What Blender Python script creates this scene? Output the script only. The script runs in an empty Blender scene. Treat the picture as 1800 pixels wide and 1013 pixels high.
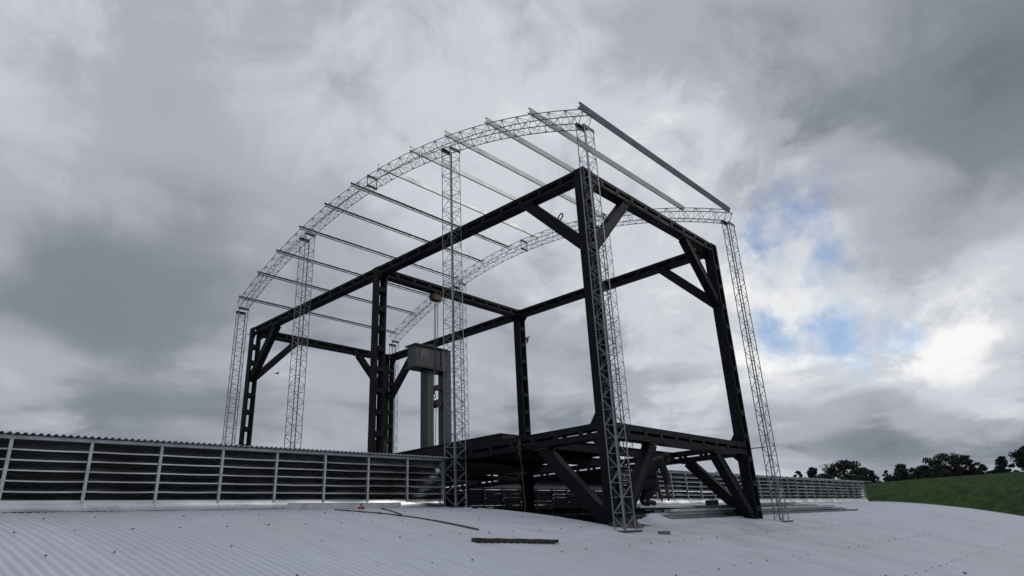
import bpy, bmesh, math, random
import numpy as np
from mathutils import Vector, Matrix
random.seed(7); rng = np.random.default_rng(7)
SC = bpy.context.scene
COL = SC.collection
Z0 = 16.0                       # height of the steel frame's top above the ground

# ------------------------------------------------------------------ camera
F_PX, PITCH, YAW, ROLL = 1152.0, 0.365, 0.839, -0.049
def cam_axes(p, y, r):
    cp, sp, cy, sy, cr, sr = math.cos(p), math.sin(p), math.cos(y), math.sin(y), math.cos(r), math.sin(r)
    fwd = Vector((sy*cp, cy*cp, sp)); right = Vector((cy, -sy, 0)); up = right.cross(fwd)
    return right*cr + up*sr, up*cr - right*sr, fwd
RIGHT, UP, FWD = cam_axes(PITCH, YAW, ROLL)
CAMP = Vector((-9.898, -6.75, -7.168 + Z0))
cd = bpy.data.cameras.new('camera'); cam = bpy.data.objects.new('camera', cd); COL.objects.link(cam)
m = Matrix((RIGHT, UP, -FWD)).transposed().to_4x4(); m.translation = CAMP
cam.matrix_world = m
cd.sensor_width = 36.0; cd.lens = 36.0*F_PX/1800.0
cd.clip_start = 0.1; cd.clip_end = 9000
SC.camera = cam
def ray(px, py):
    return FWD + RIGHT*((px-900.0)/F_PX) - UP*((py-506.5)/F_PX)
def at_range(px, py, R):
    d = ray(px, py); h = math.hypot(d.x, d.y); return CAMP + d*(R/h)

# ------------------------------------------------------------------ world, sun, exposure
SUN_DIR = Vector((0.72, -0.52, 0.62)).normalized()        # towards the sun, veiled by cloud
W = bpy.data.worlds.new('World'); SC.world = W; W.use_nodes = True
def build_world():
    nt = W.node_tree; N = nt.nodes; L = nt.links; N.clear()
    def nd(t, **k):
        n = N.new(t)
        for a, b in k.items(): setattr(n, a, b)
        return n
    def math_(op, a, b=None, c=None, clamp=False):
        n = nd('ShaderNodeMath', operation=op, use_clamp=clamp)
        for i, v in enumerate((a, b, c)):
            if v is None: continue
            if isinstance(v, (int, float)): n.inputs[i].default_value = v
            else: L.new(v, n.inputs[i])
        return n.outputs[0]
    def vmath(op, a, b=None):
        n = nd('ShaderNodeVectorMath', operation=op)
        for i, v in enumerate((a, b)):
            if v is None: continue
            if isinstance(v, tuple): n.inputs[i].default_value = v
            else: L.new(v, n.inputs[i])
        return n
    def ramp(fac, stops, interp='EASE'):
        r = nd('ShaderNodeValToRGB'); r.color_ramp.interpolation = interp
        el = r.color_ramp.elements
        while len(el) < len(stops): el.new(0.5)
        for e, (p, c) in zip(el, stops):
            e.position = p; e.color = (c, c, c, 1) if isinstance(c, (int, float)) else (*c, 1)
        L.new(fac, r.inputs[0]); return r.outputs[0]
    def mix(f, a, b, mode='MIX'):
        n = nd('ShaderNodeMix', data_type='RGBA', blend_type=mode)
        for s, v in ((n.inputs[0], f), (n.inputs[6], a), (n.inputs[7], b)):
            if isinstance(v, (int, float)): s.default_value = v
            elif isinstance(v, tuple): s.default_value = (*v, 1)
            else: L.new(v, s)
        return n.outputs[2]
    tc = nd('ShaderNodeTexCoord')
    D = vmath('NORMALIZE', tc.outputs['Generated']).outputs[0]
    sep = nd('ShaderNodeSeparateXYZ'); L.new(D, sep.inputs[0])
    zc = math_('ADD', math_('MAXIMUM', sep.outputs[2], 0.0), 0.16)
    px = math_('DIVIDE', sep.outputs[0], zc); py = math_('DIVIDE', sep.outputs[1], zc)
    cmb = nd('ShaderNodeCombineXYZ'); L.new(px, cmb.inputs[0]); L.new(py, cmb.inputs[1])
    P = cmb.outputs[0]
    def noise(vec, scale, detail, rough, dist=0.0, off=(0, 0, 0)):
        n = nd('ShaderNodeTexNoise'); n.inputs['Scale'].default_value = scale
        n.inputs['Detail'].default_value = detail; n.inputs['Roughness'].default_value = rough
        n.inputs['Distortion'].default_value = dist
        L.new(vmath('ADD', vec, off).outputs[0], n.inputs['Vector']); return n.outputs['Fac']
    # cloud deck seen in perspective (P) with a second layer on the plain direction (D)
    big = noise(P, 0.55, 4.0, 0.5, 0.6, (3.1, 7.7, 0))
    mid = noise(P, 1.7, 9.0, 0.52, 0.5, (11.3, 2.4, 0))
    fin = noise(D, 8.0, 10.0, 0.6, 0.5, (5.2, 1.1, 8.0))
    dn = math_('ADD', math_('ADD', math_('MULTIPLY', big, 0.44), math_('MULTIPLY', mid, 0.40)), math_('MULTIPLY', fin, 0.22))
    # cloud banks and thin places: soft lobes about directions in the sky, broken up by the noise
    wob = math_('MULTIPLY', math_('SUBTRACT', math_('ADD', math_('MULTIPLY', mid, 0.5), math_('MULTIPLY', fin, 0.5)), 0.5), 1.0)
    def lobe(px_, py_, r_deg, amp, wobble=0.35):
        d = ray(px_, py_).normalized()
        dt = vmath('DOT_PRODUCT', D, tuple(d)).outputs['Value']
        ang = math_('MULTIPLY', math_('ARCCOSINE', math_('MINIMUM', dt, 0.99999)), 57.2958/r_deg)
        ang = math_('ADD', ang, math_('MULTIPLY', wob, -wobble*6))
        f = math_('SUBTRACT', 1.0, ang, clamp=True)
        f = math_('MULTIPLY', math_('MULTIPLY', f, f), math_('SUBTRACT', 3.0, math_('MULTIPLY', f, 2.0)))
        return math_('MULTIPLY', f, amp)
    s = math_('SUBTRACT', dn, 0.03)
    for a in LOBES: s = math_('ADD', s, lobe(*a))
    s = math_('ADD', s, math_('MULTIPLY', math_('SUBTRACT', 1.0, math_('DIVIDE', sep.outputs[2], 0.075), clamp=True), 0.14))   # paler towards the horizon
    s = math_('ADD', math_('MULTIPLY', math_('SUBTRACT', s, 0.47), 1.15), 0.445)
    cl = ramp(s, CLOUD_RAMP)
    # small gaps where the blue shows
    sky = nd('ShaderNodeTexSky', sky_type='NISHITA'); sky.sun_disc = False
    sky.sun_elevation = math.asin(SUN_DIR.z); sky.sun_rotation = math.atan2(SUN_DIR.x, SUN_DIR.y)
    sky.altitude = 1500; sky.air_density = 1.0; sky.dust_density = 0.6
    skyc = mix(1.0, sky.outputs[0], (SKY_STR,)*3, 'MULTIPLY')
    gap = None
    for a in GAPS:
        g = lobe(*a); gap = g if gap is None else math_('MAXIMUM', gap, g)
    rag = noise(D, 13.0, 8.0, 0.6, 0.15, (2.2, 9.1, 0))
    gap = math_('MULTIPLY', math_('MINIMUM', math_('MULTIPLY', gap, 4.0), 1.0), ramp(math_('ADD', math_('MULTIPLY', gap, 0.45), math_('MULTIPLY', math_('SUBTRACT', rag, 0.5), 1.5)), [(0.10, 0.0), (0.66, 0.90)]))
    colr = mix(gap, cl, skyc)
    bg = nd('ShaderNodeBackground'); L.new(colr, bg.inputs[0]); bg.inputs[1].default_value = 1.0
    out = nd('ShaderNodeOutputWorld'); L.new(bg.outputs[0], out.inputs[0])
SKY_STR = 0.12
CLOUD_RAMP = [(0.16, (0.095, 0.120, 0.145)), (0.33, (0.218, 0.244, 0.284)), (0.47, (0.408, 0.430, 0.492)), (0.60, (0.61, 0.635, 0.685)), (0.76, (0.95, 0.945, 0.93))]
LOBES = [(160, 330, 15, -0.07), (350, 600, 28, -0.095), (60, 780, 14, -0.05), (20, 690, 6, 0.13), (1420, 460, 22, 0.13), (1690, 640, 9, 0.15), (1560, 765, 6.5, -0.17), (1770, 750, 7, -0.19), (1400, 780, 6, -0.11),
         (740, 70, 26, 0.06), (1740, 120, 17, -0.12), (1600, 430, 7, -0.08), (20, 200, 14, 0.09), (1320, 90, 10, -0.05)]
GAPS = [(1405, 400, 8, 1.0, 0.15), (1430, 450, 6, 0.9, 0.15), (1475, 592, 5.5, 1.05, 0.15), (1570, 588, 4.0, 0.95, 0.15), (1365, 605, 4.5, 0.95, 0.15)]
build_world()
sd = bpy.data.lights.new('sun', 'SUN'); sd.energy = 0.8; sd.angle = math.radians(25); sd.color = (1.0, 0.96, 0.9)
sun = bpy.data.objects.new('sun', sd); COL.objects.link(sun)
sun.rotation_euler = (-SUN_DIR).to_track_quat('-Z', 'Y').to_euler()
SC.view_settings.view_transform = 'Standard'; SC.view_settings.look = 'None'
SC.view_settings.gamma = 1.0; SC.view_settings.exposure = 0.0; SC.view_settings.use_curve_mapping = False

# ------------------------------------------------------------------ materials
MATS = {}
def mat(name, col, rough=0.5, metal=0.0, var=0.0, vscale=6.0, col2=None, c2scale=2.0, c2lo=0.5, c2hi=0.65, bump=0.0, bscale=30.0, rvar=0.0, stretch=None, spec=0.5):
    if name in MATS: return MATS[name]
    M = bpy.data.materials.new(name); M.use_nodes = True
    nt = M.node_tree; N = nt.nodes; L = nt.links
    b = N['Principled BSDF']; b.inputs['Roughness'].default_value = rough; b.inputs['Metallic'].default_value = metal
    b.inputs['Specular IOR Level'].default_value = spec
    tc = N.new('ShaderNodeTexCoord'); vec = tc.outputs['Object']
    if stretch:
        mp = N.new('ShaderNodeMapping'); mp.inputs['Scale'].default_value = stretch; L.new(vec, mp.inputs[0]); vec = mp.outputs[0]
    def noise(sc, det=5.0):
        n = N.new('ShaderNodeTexNoise'); n.inputs['Scale'].default_value = sc; n.inputs['Detail'].default_value = det
        L.new(vec, n.inputs['Vector']); return n.outputs['Fac']
    rgb = N.new('ShaderNodeRGB'); rgb.outputs[0].default_value = (*col, 1); cur = rgb.outputs[0]
    if col2:
        r = N.new('ShaderNodeValToRGB'); r.color_ramp.elements[0].position = c2lo; r.color_ramp.elements[1].position = c2hi
        L.new(noise(c2scale, 8.0), r.inputs[0])
        mx = N.new('ShaderNodeMix'); mx.data_type = 'RGBA'; L.new(r.outputs[0], mx.inputs[0]); L.new(cur, mx.inputs[6]); mx.inputs[7].default_value = (*col2, 1)
        cur = mx.outputs[2]
    if var:
        mr = N.new('ShaderNodeMapRange'); mr.inputs[1].default_value = 0.3; mr.inputs[2].default_value = 0.7
        mr.inputs[3].default_value = 1-var; mr.inputs[4].default_value = 1+var; L.new(noise(vscale), mr.inputs[0])
        vm = N.new('ShaderNodeVectorMath'); vm.operation = 'SCALE'; L.new(cur, vm.inputs[0]); L.new(mr.outputs[0], vm.inputs['Scale']); cur = vm.outputs[0]
    L.new(cur, b.inputs['Base Color'])
    if rvar:
        mr = N.new('ShaderNodeMapRange'); mr.inputs[1].default_value = 0.3; mr.inputs[2].default_value = 0.7
        mr.inputs[3].default_value = max(0.05, rough-rvar); mr.inputs[4].default_value = min(1, rough+rvar); L.new(noise(vscale*0.7), mr.inputs[0]); L.new(mr.outputs[0], b.inputs['Roughness'])
    if bump:
        bp = N.new('ShaderNodeBump'); bp.inputs['Strength'].default_value = bump; bp.inputs['Distance'].default_value = 0.02
        L.new(noise(bscale), bp.inputs['Height']); L.new(bp.outputs[0], b.inputs['Normal'])
    MATS[name] = M; return M
STEEL = mat('dark_painted_steel', (0.0080, 0.0098, 0.0130), 0.58, 0.0, 0.30, 2.0, (0.022, 0.015, 0.011), 1.3, 0.57, 0.78, rvar=0.12, spec=0.10)
STEEL_B = mat('batten_steel', (0.0105, 0.0125, 0.0150), 0.6, 0.0, 0.3, 4.0, spec=0.10)
RUST = mat('rusty_steel', (0.040, 0.024, 0.017), 0.8, 0.0, 0.35, 5.0, (0.018, 0.016, 0.015), 2.0, 0.42, 0.62)
GALV = mat('galvanised', (0.54, 0.56, 0.57), 0.29, 1.0, 0.16, 2.2, (0.36, 0.37, 0.38), 1.6, 0.5, 0.7, rvar=0.09)
GALV_SHADE = mat('galvanised_shaded', (0.13, 0.14, 0.15), 0.6, 0.6, 0.2, 5.0)  # far louvre wall: the shade under the deck is put into this darker colour
GALV_D = mat('galvanised_dull', (0.46, 0.48, 0.50), 0.5, 0.85, 0.18, 9.0, rvar=0.1)
GALV_P = mat('galvanised_purlin', (0.52, 0.535, 0.52), 0.45, 0.85, 0.10, 2.0, (0.36, 0.36, 0.33), 1.2, 0.55, 0.75, rvar=0.08)
GALV_T = mat('galvanised_teal', (0.19, 0.235, 0.26), 0.42, 0.8, 0.15, 5.0, rvar=0.1)
LATT = mat('lattice_grey', (0.20, 0.215, 0.235), 0.5, 0.35, 0.15, 20.0)
PLATE = mat('splice_plate', (0.035, 0.037, 0.042), 0.6, 0.0, 0.2, 8.0)
WOOD = mat('dark_wood', (0.030, 0.023, 0.024), 0.85, 0.0, 0.3, 4.0, (0.060, 0.047, 0.046), 3.0, 0.5, 0.7, bump=0.6, bscale=25.0, stretch=(0.25, 3, 3))
BLACK = mat('black_rubber', (0.012, 0.012, 0.014), 0.6)
ORANGE = mat('orange_plastic', (0.20, 0.04, 0.022), 0.6)
YELLOW = mat('hoist_yellow', (0.15, 0.085, 0.022), 0.7, 0.0, 0.4, 12.0, (0.03, 0.024, 0.018), 5.0, 0.42, 0.6)
ROPE = mat('brown_rope', (0.070, 0.040, 0.024), 0.9, 0.0, 0.3, 30.0)
MACH = mat('press_grey', (0.050, 0.058, 0.064), 0.5, 0.0, 0.18, 3.0, (0.068, 0.064, 0.048), 2.0, 0.55, 0.75, rvar=0.1)
MACHD = mat('press_dark', (0.020, 0.025, 0.030), 0.5, 0.0, 0.15, 3.0)
LABEL = mat('label_plate', (0.11, 0.118, 0.13), 0.5)
BRICK = mat('brick', (0.16, 0.13, 0.12), 0.9, 0.0, 0.3, 20.0)
CONC = mat('concrete', (0.22, 0.21, 0.20), 0.9, 0.0, 0.2, 1.0)
WALLM = mat('shed_wall', (0.35, 0.35, 0.34), 0.8, 0.0, 0.1, 1.0)
TRUNK = mat('bark', (0.045, 0.036, 0.030), 0.95, 0.0, 0.3, 3.0)
def leaf_mat(name, c):
    M = mat(name, c, 0.7, 0.0, 0.35, 0.6); return M
LEAF = [leaf_mat('leaves_a', (0.018, 0.028, 0.016)), leaf_mat('leaves_b', (0.022, 0.034, 0.019)), leaf_mat('leaves_c', (0.015, 0.024, 0.017))]

def roof_material():
    M = bpy.data.materials.new('roof_paint'); M.use_nodes = True
    nt = M.node_tree; N = nt.nodes; L = nt.links; b = N['Principled BSDF']
    b.inputs['Specular IOR Level'].default_value = 0.4
    tc = N.new('ShaderNodeTexCoord'); O = tc.outputs['Object']
    sep = N.new('ShaderNodeSeparateXYZ'); L.new(O, sep.inputs[0])
    def mth(op, a, b_=None, clamp=False):
        n = N.new('ShaderNodeMath'); n.operation = op; n.use_clamp = clamp
        for i, v in enumerate((a, b_)):
            if v is None: continue
            if isinstance(v, (int, float)): n.inputs[i].default_value = v
            else: L.new(v, n.inputs[i])
        return n.outputs[0]
    def noise(sc, det=6, vec=O, scale=None, dist=0):
        if scale:
            mp = N.new('ShaderNodeMapping'); mp.inputs['Scale'].default_value = scale; L.new(vec, mp.inputs[0]); vec = mp.outputs[0]
        n = N.new('ShaderNodeTexNoise'); n.inputs['Scale'].default_value = sc; n.inputs['Detail'].default_value = det; n.inputs['Distortion'].default_value = dist
        L.new(vec, n.inputs['Vector']); return n.outputs['Fac']
    def mixc(f, a, c):
        n = N.new('ShaderNodeMix'); n.data_type = 'RGBA'
        for s, v in ((n.inputs[0], f), (n.inputs[6], a), (n.inputs[7], c)):
            if isinstance(v, (int, float)): s.default_value = v
            elif isinstance(v, tuple): s.default_value = (*v, 1)
            else: L.new(v, s)
        return n.outputs[2]
    def rng_(v, a, c, lo, hi):
        n = N.new('ShaderNodeMapRange'); n.inputs[1].default_value = a; n.inputs[2].default_value = c; n.inputs[3].default_value = lo; n.inputs[4].default_value = hi
        L.new(v, n.inputs[0]); return n.outputs[0]
    # one tone for each sheet (0.78 m wide), long streaks down the slope, footprints of dirt round the steelwork
    sh = N.new('ShaderNodeTexWhiteNoise'); sh.noise_dimensions = '1D'; L.new(mth('FLOOR', mth('DIVIDE', sep.outputs[0], 0.7803)), sh.inputs['W'])
    base = mixc(rng_(sh.outputs['Value'], 0, 1, 0.0, 1.0), (0.545, 0.572, 0.635), (0.585, 0.612, 0.67))
    streak = rng_(noise(2.2, 6, O, (6.0, 0.5, 1.0)), 0.42, 0.72, 0.0, 0.28)
    base = mixc(streak, base, (0.37, 0.39, 0.43))
    blot = rng_(noise(0.45, 7, O, (1.0, 0.6, 1.0), 0.8), 0.48, 0.70, 0.0, 0.22)
    base = mixc(blot, base, (0.40, 0.395, 0.40))
    dx = mth('SUBTRACT', sep.outputs[0], 3.0); dy = mth('SUBTRACT', sep.outputs[1], 0.6)
    dist = mth('SQRT', mth('ADD', mth('POWER', mth('MULTIPLY', dx, 0.30), 2.0), mth('POWER', mth('MULTIPLY', dy, 0.55), 2.0)))
    near = rng_(dist, 0.6, 2.4, 1.0, 0.0)
    dirt = mth('MULTIPLY', near, rng_(noise(1.6, 8, O, None, 0.6), 0.44, 0.70, 0.0, 0.6), True)
    base = mixc(dirt, base, (0.285, 0.28, 0.27))
    spots = rng_(noise(9.0, 3), 0.70, 0.78, 0.0, 0.35)
    base = mixc(spots, base, (0.28, 0.28, 0.28))
    L.new(base, b.inputs['Base Color'])
    L.new(rng_(noise(3.0, 4), 0.3, 0.7, 0.42, 0.62), b.inputs['Roughness'])
    return M
ROOFM = roof_material()
def grass_material():
    M = bpy.data.materials.new('grass'); M.use_nodes = True
    nt = M.node_tree; N = nt.nodes; L = nt.links; b = N['Principled BSDF']; b.inputs['Roughness'].default_value = 0.95; b.inputs['Specular IOR Level'].default_value = 0.1
    tc = N.new('ShaderNodeTexCoord')
    def noise(sc, det, scale=(1, 1, 1)):
        mp = N.new('ShaderNodeMapping'); mp.inputs['Scale'].default_value = scale; L.new(tc.outputs['Object'], mp.inputs[0])
        n = N.new('ShaderNodeTexNoise'); n.inputs['Scale'].default_value = sc; n.inputs['Detail'].default_value = det; L.new(mp.outputs[0], n.inputs['Vector']); return n.outputs['Fac']
    def rr(f, a, c):
        r = N.new('ShaderNodeValToRGB'); r.color_ramp.elements[0].color = (*a, 1); r.color_ramp.elements[1].color = (*c, 1)
        r.color_ramp.elements[0].position = 0.32; r.color_ramp.elements[1].position = 0.68; L.new(f, r.inputs[0]); return r.outputs[0]
    c1 = rr(noise(0.06, 8, (1, 1, 1)), (0.014, 0.037, 0.008), (0.026, 0.058, 0.012))
    c2 = rr(noise(0.35, 9, (1, 2.5, 1)), (0.45, 0.50, 0.45), (1.55, 1.45, 1.1))
    mx = N.new('ShaderNodeMix'); mx.data_type = 'RGBA'; mx.blend_type = 'MULTIPLY'; mx.inputs[0].default_value = 1
    L.new(c1, mx.inputs[6]); L.new(c2, mx.inputs[7]); L.new(mx.outputs[2], b.inputs['Base Color'])
    bp = N.new('ShaderNodeBump'); bp.inputs['Strength'].default_value = 0.8; bp.inputs['Distance'].default_value = 0.3; L.new(noise(1.5, 6), bp.inputs['Height']); L.new(bp.outputs[0], b.inputs['Normal'])
    return M
GRASS = grass_material()

# ------------------------------------------------------------------ mesh helpers
class MB:
    def __init__(s): s.v = []; s.f = []
    def quadbox(s, c8):
        b = len(s.v); s.v += [tuple(p) for p in c8]
        for q in ((0, 3, 2, 1), (4, 5, 6, 7), (0, 1, 5, 4), (1, 2, 6, 5), (2, 3, 7, 6), (3, 0, 4, 7)): s.f.append(tuple(b+i for i in q))
        return s
    def box(s, x0, x1, y0, y1, z0, z1):
        return s.quadbox([(x0, y0, z0), (x1, y0, z0), (x1, y1, z0), (x0, y1, z0), (x0, y0, z1), (x1, y0, z1), (x1, y1, z1), (x0, y1, z1)])
    def bar(s, p, q, w, h, up=(0, 0, 1)):
        p = Vector(p); q = Vector(q); d = (q-p).normalized(); u = Vector(up)
        if abs(d.dot(u)) > 0.98: u = Vector((1, 0, 0))
        a = d.cross(u).normalized(); b = a.cross(d).normalized(); a = a*w/2; b = b*h/2
        return s.quadbox([p-a-b, p+a-b, p+a+b, p-a+b, q-a-b, q+a-b, q+a+b, q-a+b])
    def rod(s, p, q, r, n=5):
        p = Vector(p); q = Vector(q); d = (q-p).normalized(); u = Vector((0, 0, 1)) if abs(d.z) < 0.9 else Vector((1, 0, 0))
        a = d.cross(u).normalized(); b = a.cross(d)
        base = len(s.v)
        for c in (p, q):
            for i in range(n):
                t = 2*math.pi*i/n; s.v.append(tuple(c + a*(r*math.cos(t)) + b*(r*math.sin(t))))
        for i in range(n): j = (i+1) % n; s.f.append((base+i, base+j, base+n+j, base+n+i))
        s.f.append(tuple(base+i for i in reversed(range(n)))); s.f.append(tuple(base+n+i for i in range(n)))
        return s
    def tube(s, pts, rad, n=6):
        pts = [Vector(p) for p in pts]; base = len(s.v); m_ = len(pts)
        ref = Vector((0, 0, 1))
        for k, p in enumerate(pts):
            d = (pts[min(k+1, m_-1)] - pts[max(k-1, 0)]).normalized()
            u = ref if abs(d.dot(ref)) < 0.95 else Vector((1, 0, 0))
            a = d.cross(u).normalized(); b = a.cross(d); r = rad[k] if hasattr(rad, '__len__') else rad
            for i in range(n):
                t = 2*math.pi*i/n; s.v.append(tuple(p + a*(r*math.cos(t)) + b*(r*math.sin(t))))
        for k in range(m_-1):
            for i in range(n):
                j = (i+1) % n; s.f.append((base+k*n+i, base+k*n+j, base+(k+1)*n+j, base+(k+1)*n+i))
        s.f.append(tuple(base+i for i in reversed(range(n)))); s.f.append(tuple(base+(m_-1)*n+i for i in range(n)))
        return s
    def prism(s, poly, axis, a, b):
        # polygon given in the other two axes (in xyz order), extruded along axis from a to b
        base = len(s.v); n = len(poly)
        for t in (a, b):
            for p in poly:
                v = list(p); v.insert(axis, t); s.v.append(tuple(v))
        for i in range(n): j = (i+1) % n; s.f.append((base+i, base+j, base+n+j, base+n+i))
        s.f.append(tuple(base+i for i in reversed(range(n)))); s.f.append(tuple(base+n+i for i in range(n)))
        return s
    def mesh(s, name, material, smooth=False):
        me = bpy.data.meshes.new(name); me.from_pydata(s.v, [], s.f)
        bm = bmesh.new(); bm.from_mesh(me); bmesh.ops.recalc_face_normals(bm, faces=bm.faces); bm.to_mesh(me); bm.free()
        me.materials.append(material)
        if smooth: me.polygons.foreach_set('use_smooth', [True]*len(me.polygons))
        return me
    def build(s, name, material, parent=None, smooth=False, **kw):
        return link(name, s.mesh(name, material, smooth), parent, **kw)
def link(name, data, parent=None, loc=None, rot=None, label=None, cat=None, group=None, kind=None):
    o = bpy.data.objects.new(name, data); COL.objects.link(o)
    if parent is not None: o.parent = parent
    if loc is not None: o.location = loc
    if rot is not None: o.rotation_euler = rot
    for k, v in (('label', label), ('category', cat), ('group', group), ('kind', kind)):
        if v: o[k] = v
    return o
def thing(name, label, cat, loc=(0, 0, 0), group=None, rot=None):
    o = link(name, None, None, loc, rot, label, cat, group); o.empty_display_size = 0.3; return o

# ------------------------------------------------------------------ the big structure: roof surface
YR, ZR, KR, SL = 7.18, -6.355 + Z0, 72.0, 0.0095       # barrel roof: ridge line, curvature, slight fall along x
def roof_z(x, y): return ZR + SL*x - (y-YR)**2/KR
PITCH_C, AMP = 0.0867, 0.012
XL, XE = -22.0, 29.5
Y_EAVE = -13.0; YM, YM2 = 4.0, 10.36                    # the ridge ventilator's two louvred walls
OPEN = (-0.05, 6.12, 0.46, YM)

def terrain():
    # grass land, rising to a broad hill on the +x side
    rs = [0, 12, 24, 34, 42, 50, 58, 66, 75, 85, 95, 105, 115, 125, 135, 145, 155, 170, 190, 220, 270, 350, 500, 800, 1400, 2600, 5000]
    na = 144; v = []; f = []
    for r in rs:
        for k in range(na):
            a = 2*math.pi*k/na; x = 8 + r*math.sin(a); y = 6 + r*math.cos(a)
            t = min(max((r-38)/105.0, 0), 1); t = t*t*(3-2*t)
            da = abs((math.degrees(a)-85+180) % 360 - 180); lat = min(max((130-da)/90.0, 0), 1); lat = lat*lat*(3-2*lat)
            z = 15.7*t*lat + (0.35*math.sin(x*0.05+1)+0.3*math.sin(y*0.07))*t
            if r > 155: z -= (min(r, 800)-155)*0.028*lat
            v.append((x, y, z))
    for i in range(len(rs)-1):
        for k in range(na):
            j = (k+1) % na; f.append((i*na+k, i*na+j, (i+1)*na+j, (i+1)*na+k))
    me = bpy.data.meshes.new('ground'); me.from_pydata(v, [], f); me.materials.append(GRASS)
    me.polygons.foreach_set('use_smooth', [True]*len(me.polygons))
    link('ground', me, kind='structure')
    from mathutils.bvhtree import BVHTree
    return BVHTree.FromPolygons([Vector(p) for p in v], f)
BVH = terrain()
def ground_z(x, y):
    h = BVH.ray_cast(Vector((x, y, 400)), Vector((0, 0, -1)))[0]
    return h.z if h else 0.0

# ------------------------------------------------------------------ the warehouse with its corrugated roof
WH = thing('warehouse', 'long warehouse with pale corrugated barrel roof that fills the foreground', 'building', (0, 0, 0))
def roof_mesh():
    rows = list(np.linspace(Y_EAVE, -6.0, 8)[:-1]) + list(np.linspace(-6.0, -0.06, 20)) + [0.2, OPEN[2], 0.8, 1.2, 1.6, 2.0, 2.4, 2.8, 3.2, 3.6, YM+0.03]
    rows = np.array(rows); ns = 6
    xs = np.arange(XL, XE + 1e-6, PITCH_C/ns); nx = len(xs); ny = len(rows)
    X, Y = np.meshgrid(xs, rows)
    Z = ZR + SL*X - (Y-YR)**2/KR + AMP*np.cos(2*math.pi*X/PITCH_C)
    # sheets lap: each 0.78 m sheet sits a touch higher at one edge
    Z += 0.007*((X/(PITCH_C*9)) % 1.0)
    # torn and bent lip in front of the opening
    bump = np.exp(-((X-1.9)/0.42)**2)*np.where(X < 1.9, 1.0, 1.0)
    Z += bump*0.13*np.clip((Y-0.10)/0.36, 0, 1)*(Y < 0.6)
    edge = (np.abs(Y-OPEN[2]) < 1e-6) & (X > OPEN[0]) & (X < OPEN[1])
    wav = 0.035*np.sin(X*3.1) + 0.02*np.sin(X*11.0)
    Y = Y + np.where(edge, wav, 0.0)
    V = np.stack([X, Y, Z], -1).reshape(-1, 3)
    ii, jj = np.meshgrid(np.arange(ny-1), np.arange(nx-1), indexing='ij')
    xc = xs[:-1][jj] + PITCH_C/ns/2; yc = (rows[:-1][ii]+rows[1:][ii])/2
    hole = (xc > OPEN[0]) & (xc < OPEN[1]) & (yc > OPEN[2])
    hole |= (xc > OPEN[0]) & (xc < 0.85+0.15*np.sin(xc*9)) & (yc > -0.06) & (yc <= OPEN[2])
    keep = ~hole
    a = (ii*nx+jj)[keep]; quads = np.stack([a, a+1, a+nx+1, a+nx], -1)
    me = bpy.data.meshes.new('roof_sheet'); me.vertices.add(len(V)); me.vertices.foreach_set('co', V.ravel())
    me.loops.add(quads.size); me.loops.foreach_set('vertex_index', quads.ravel().astype(np.int32))
    me.polygons.add(len(quads)); me.polygons.foreach_set('loop_start', np.arange(0, quads.size, 4, dtype=np.int32))
    me.update(calc_edges=True); me.polygons.foreach_set('use_smooth', np.ones(len(quads), bool))
    me.materials.append(ROOFM); me.validate(); return me
link('roof_sheet', roof_mesh(), WH)
mb = MB()                                                # far slope, never seen from here
ys = np.linspace(YM2, 27.4, 12)
for y0, y1 in zip(ys[:-1], ys[1:]):
    b = len(mb.v); mb.v += [(XL, y0, roof_z(XL, y0)), (XE, y0, roof_z(XE, y0)), (XE, y1, roof_z(XE, y1)), (XL, y1, roof_z(XL, y1))]; mb.f.append((b, b+1, b+2, b+3))
mb.build('rear_roof_sheet', ROOFM, WH)
for nm, x in (('gable_wall', XL+0.15), ('gable_wall', XE-0.35)):
    poly = [(Y_EAVE+0.3, 0), (27.1, 0)] + [(y, roof_z(x, y)-0.06) for y in np.linspace(27.1, Y_EAVE+0.3, 24)]
    MB().prism(poly, 0, x, x+0.12).build(nm, WALLM, WH)
for y in (Y_EAVE+0.25, 27.05):
    MB().box(XL+0.3, XE-0.4, y, y+0.12, 0, roof_z(XL, y)-0.03).build('side_wall', WALLM, WH)
MB().box(XL+0.3, XE-0.4, Y_EAVE+0.4, 27.0, 0.0, 0.05).build('floor_slab', CONC, WH)
mb = MB()                                                # folded trim along the gable edge
yy = np.linspace(Y_EAVE, YM-0.05, 26)
for a, b in zip(yy[:-1], yy[1:]):
    mb.bar((XE+0.02, a, roof_z(XE, a)+0.012), (XE+0.02, b, roof_z(XE, b)+0.012), 0.10, 0.05)
mb.build('gable_trim', GALV_D, WH)
mb = MB()                                                # roofing screws with washers, in rows along the purlins
for r, y in enumerate(np.arange(-6.26, 3.0, 1.26)):
    y0 = y + 0.02
    for k in range(-30, 50):
        x = round((-4.58 + k*6*PITCH_C - (0 if r % 2 else 0.0))/PITCH_C)*PITCH_C
        if x < -15 or x > 26 or (OPEN[0]-.3 < x < OPEN[1]+.1 and y0 > -0.1): continue
        if random.random() < 0.12: continue
        z = roof_z(x, y0) + AMP + 0.007*((x/(PITCH_C*9)) % 1.0); xx = x + random.uniform(-.006, .006); yv = y0 + random.uniform(-.03, .03)
        mb.rod((xx, yv, z-0.004), (xx, yv, z+0.003), 0.013, 7); mb.rod((xx, yv, z+0.002), (xx, yv, z+0.010), 0.007, 6)
mb.build('screw_heads', mat('screw_grey', (0.12, 0.12, 0.13), 0.6, 0.3), WH, kind='stuff')

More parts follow.
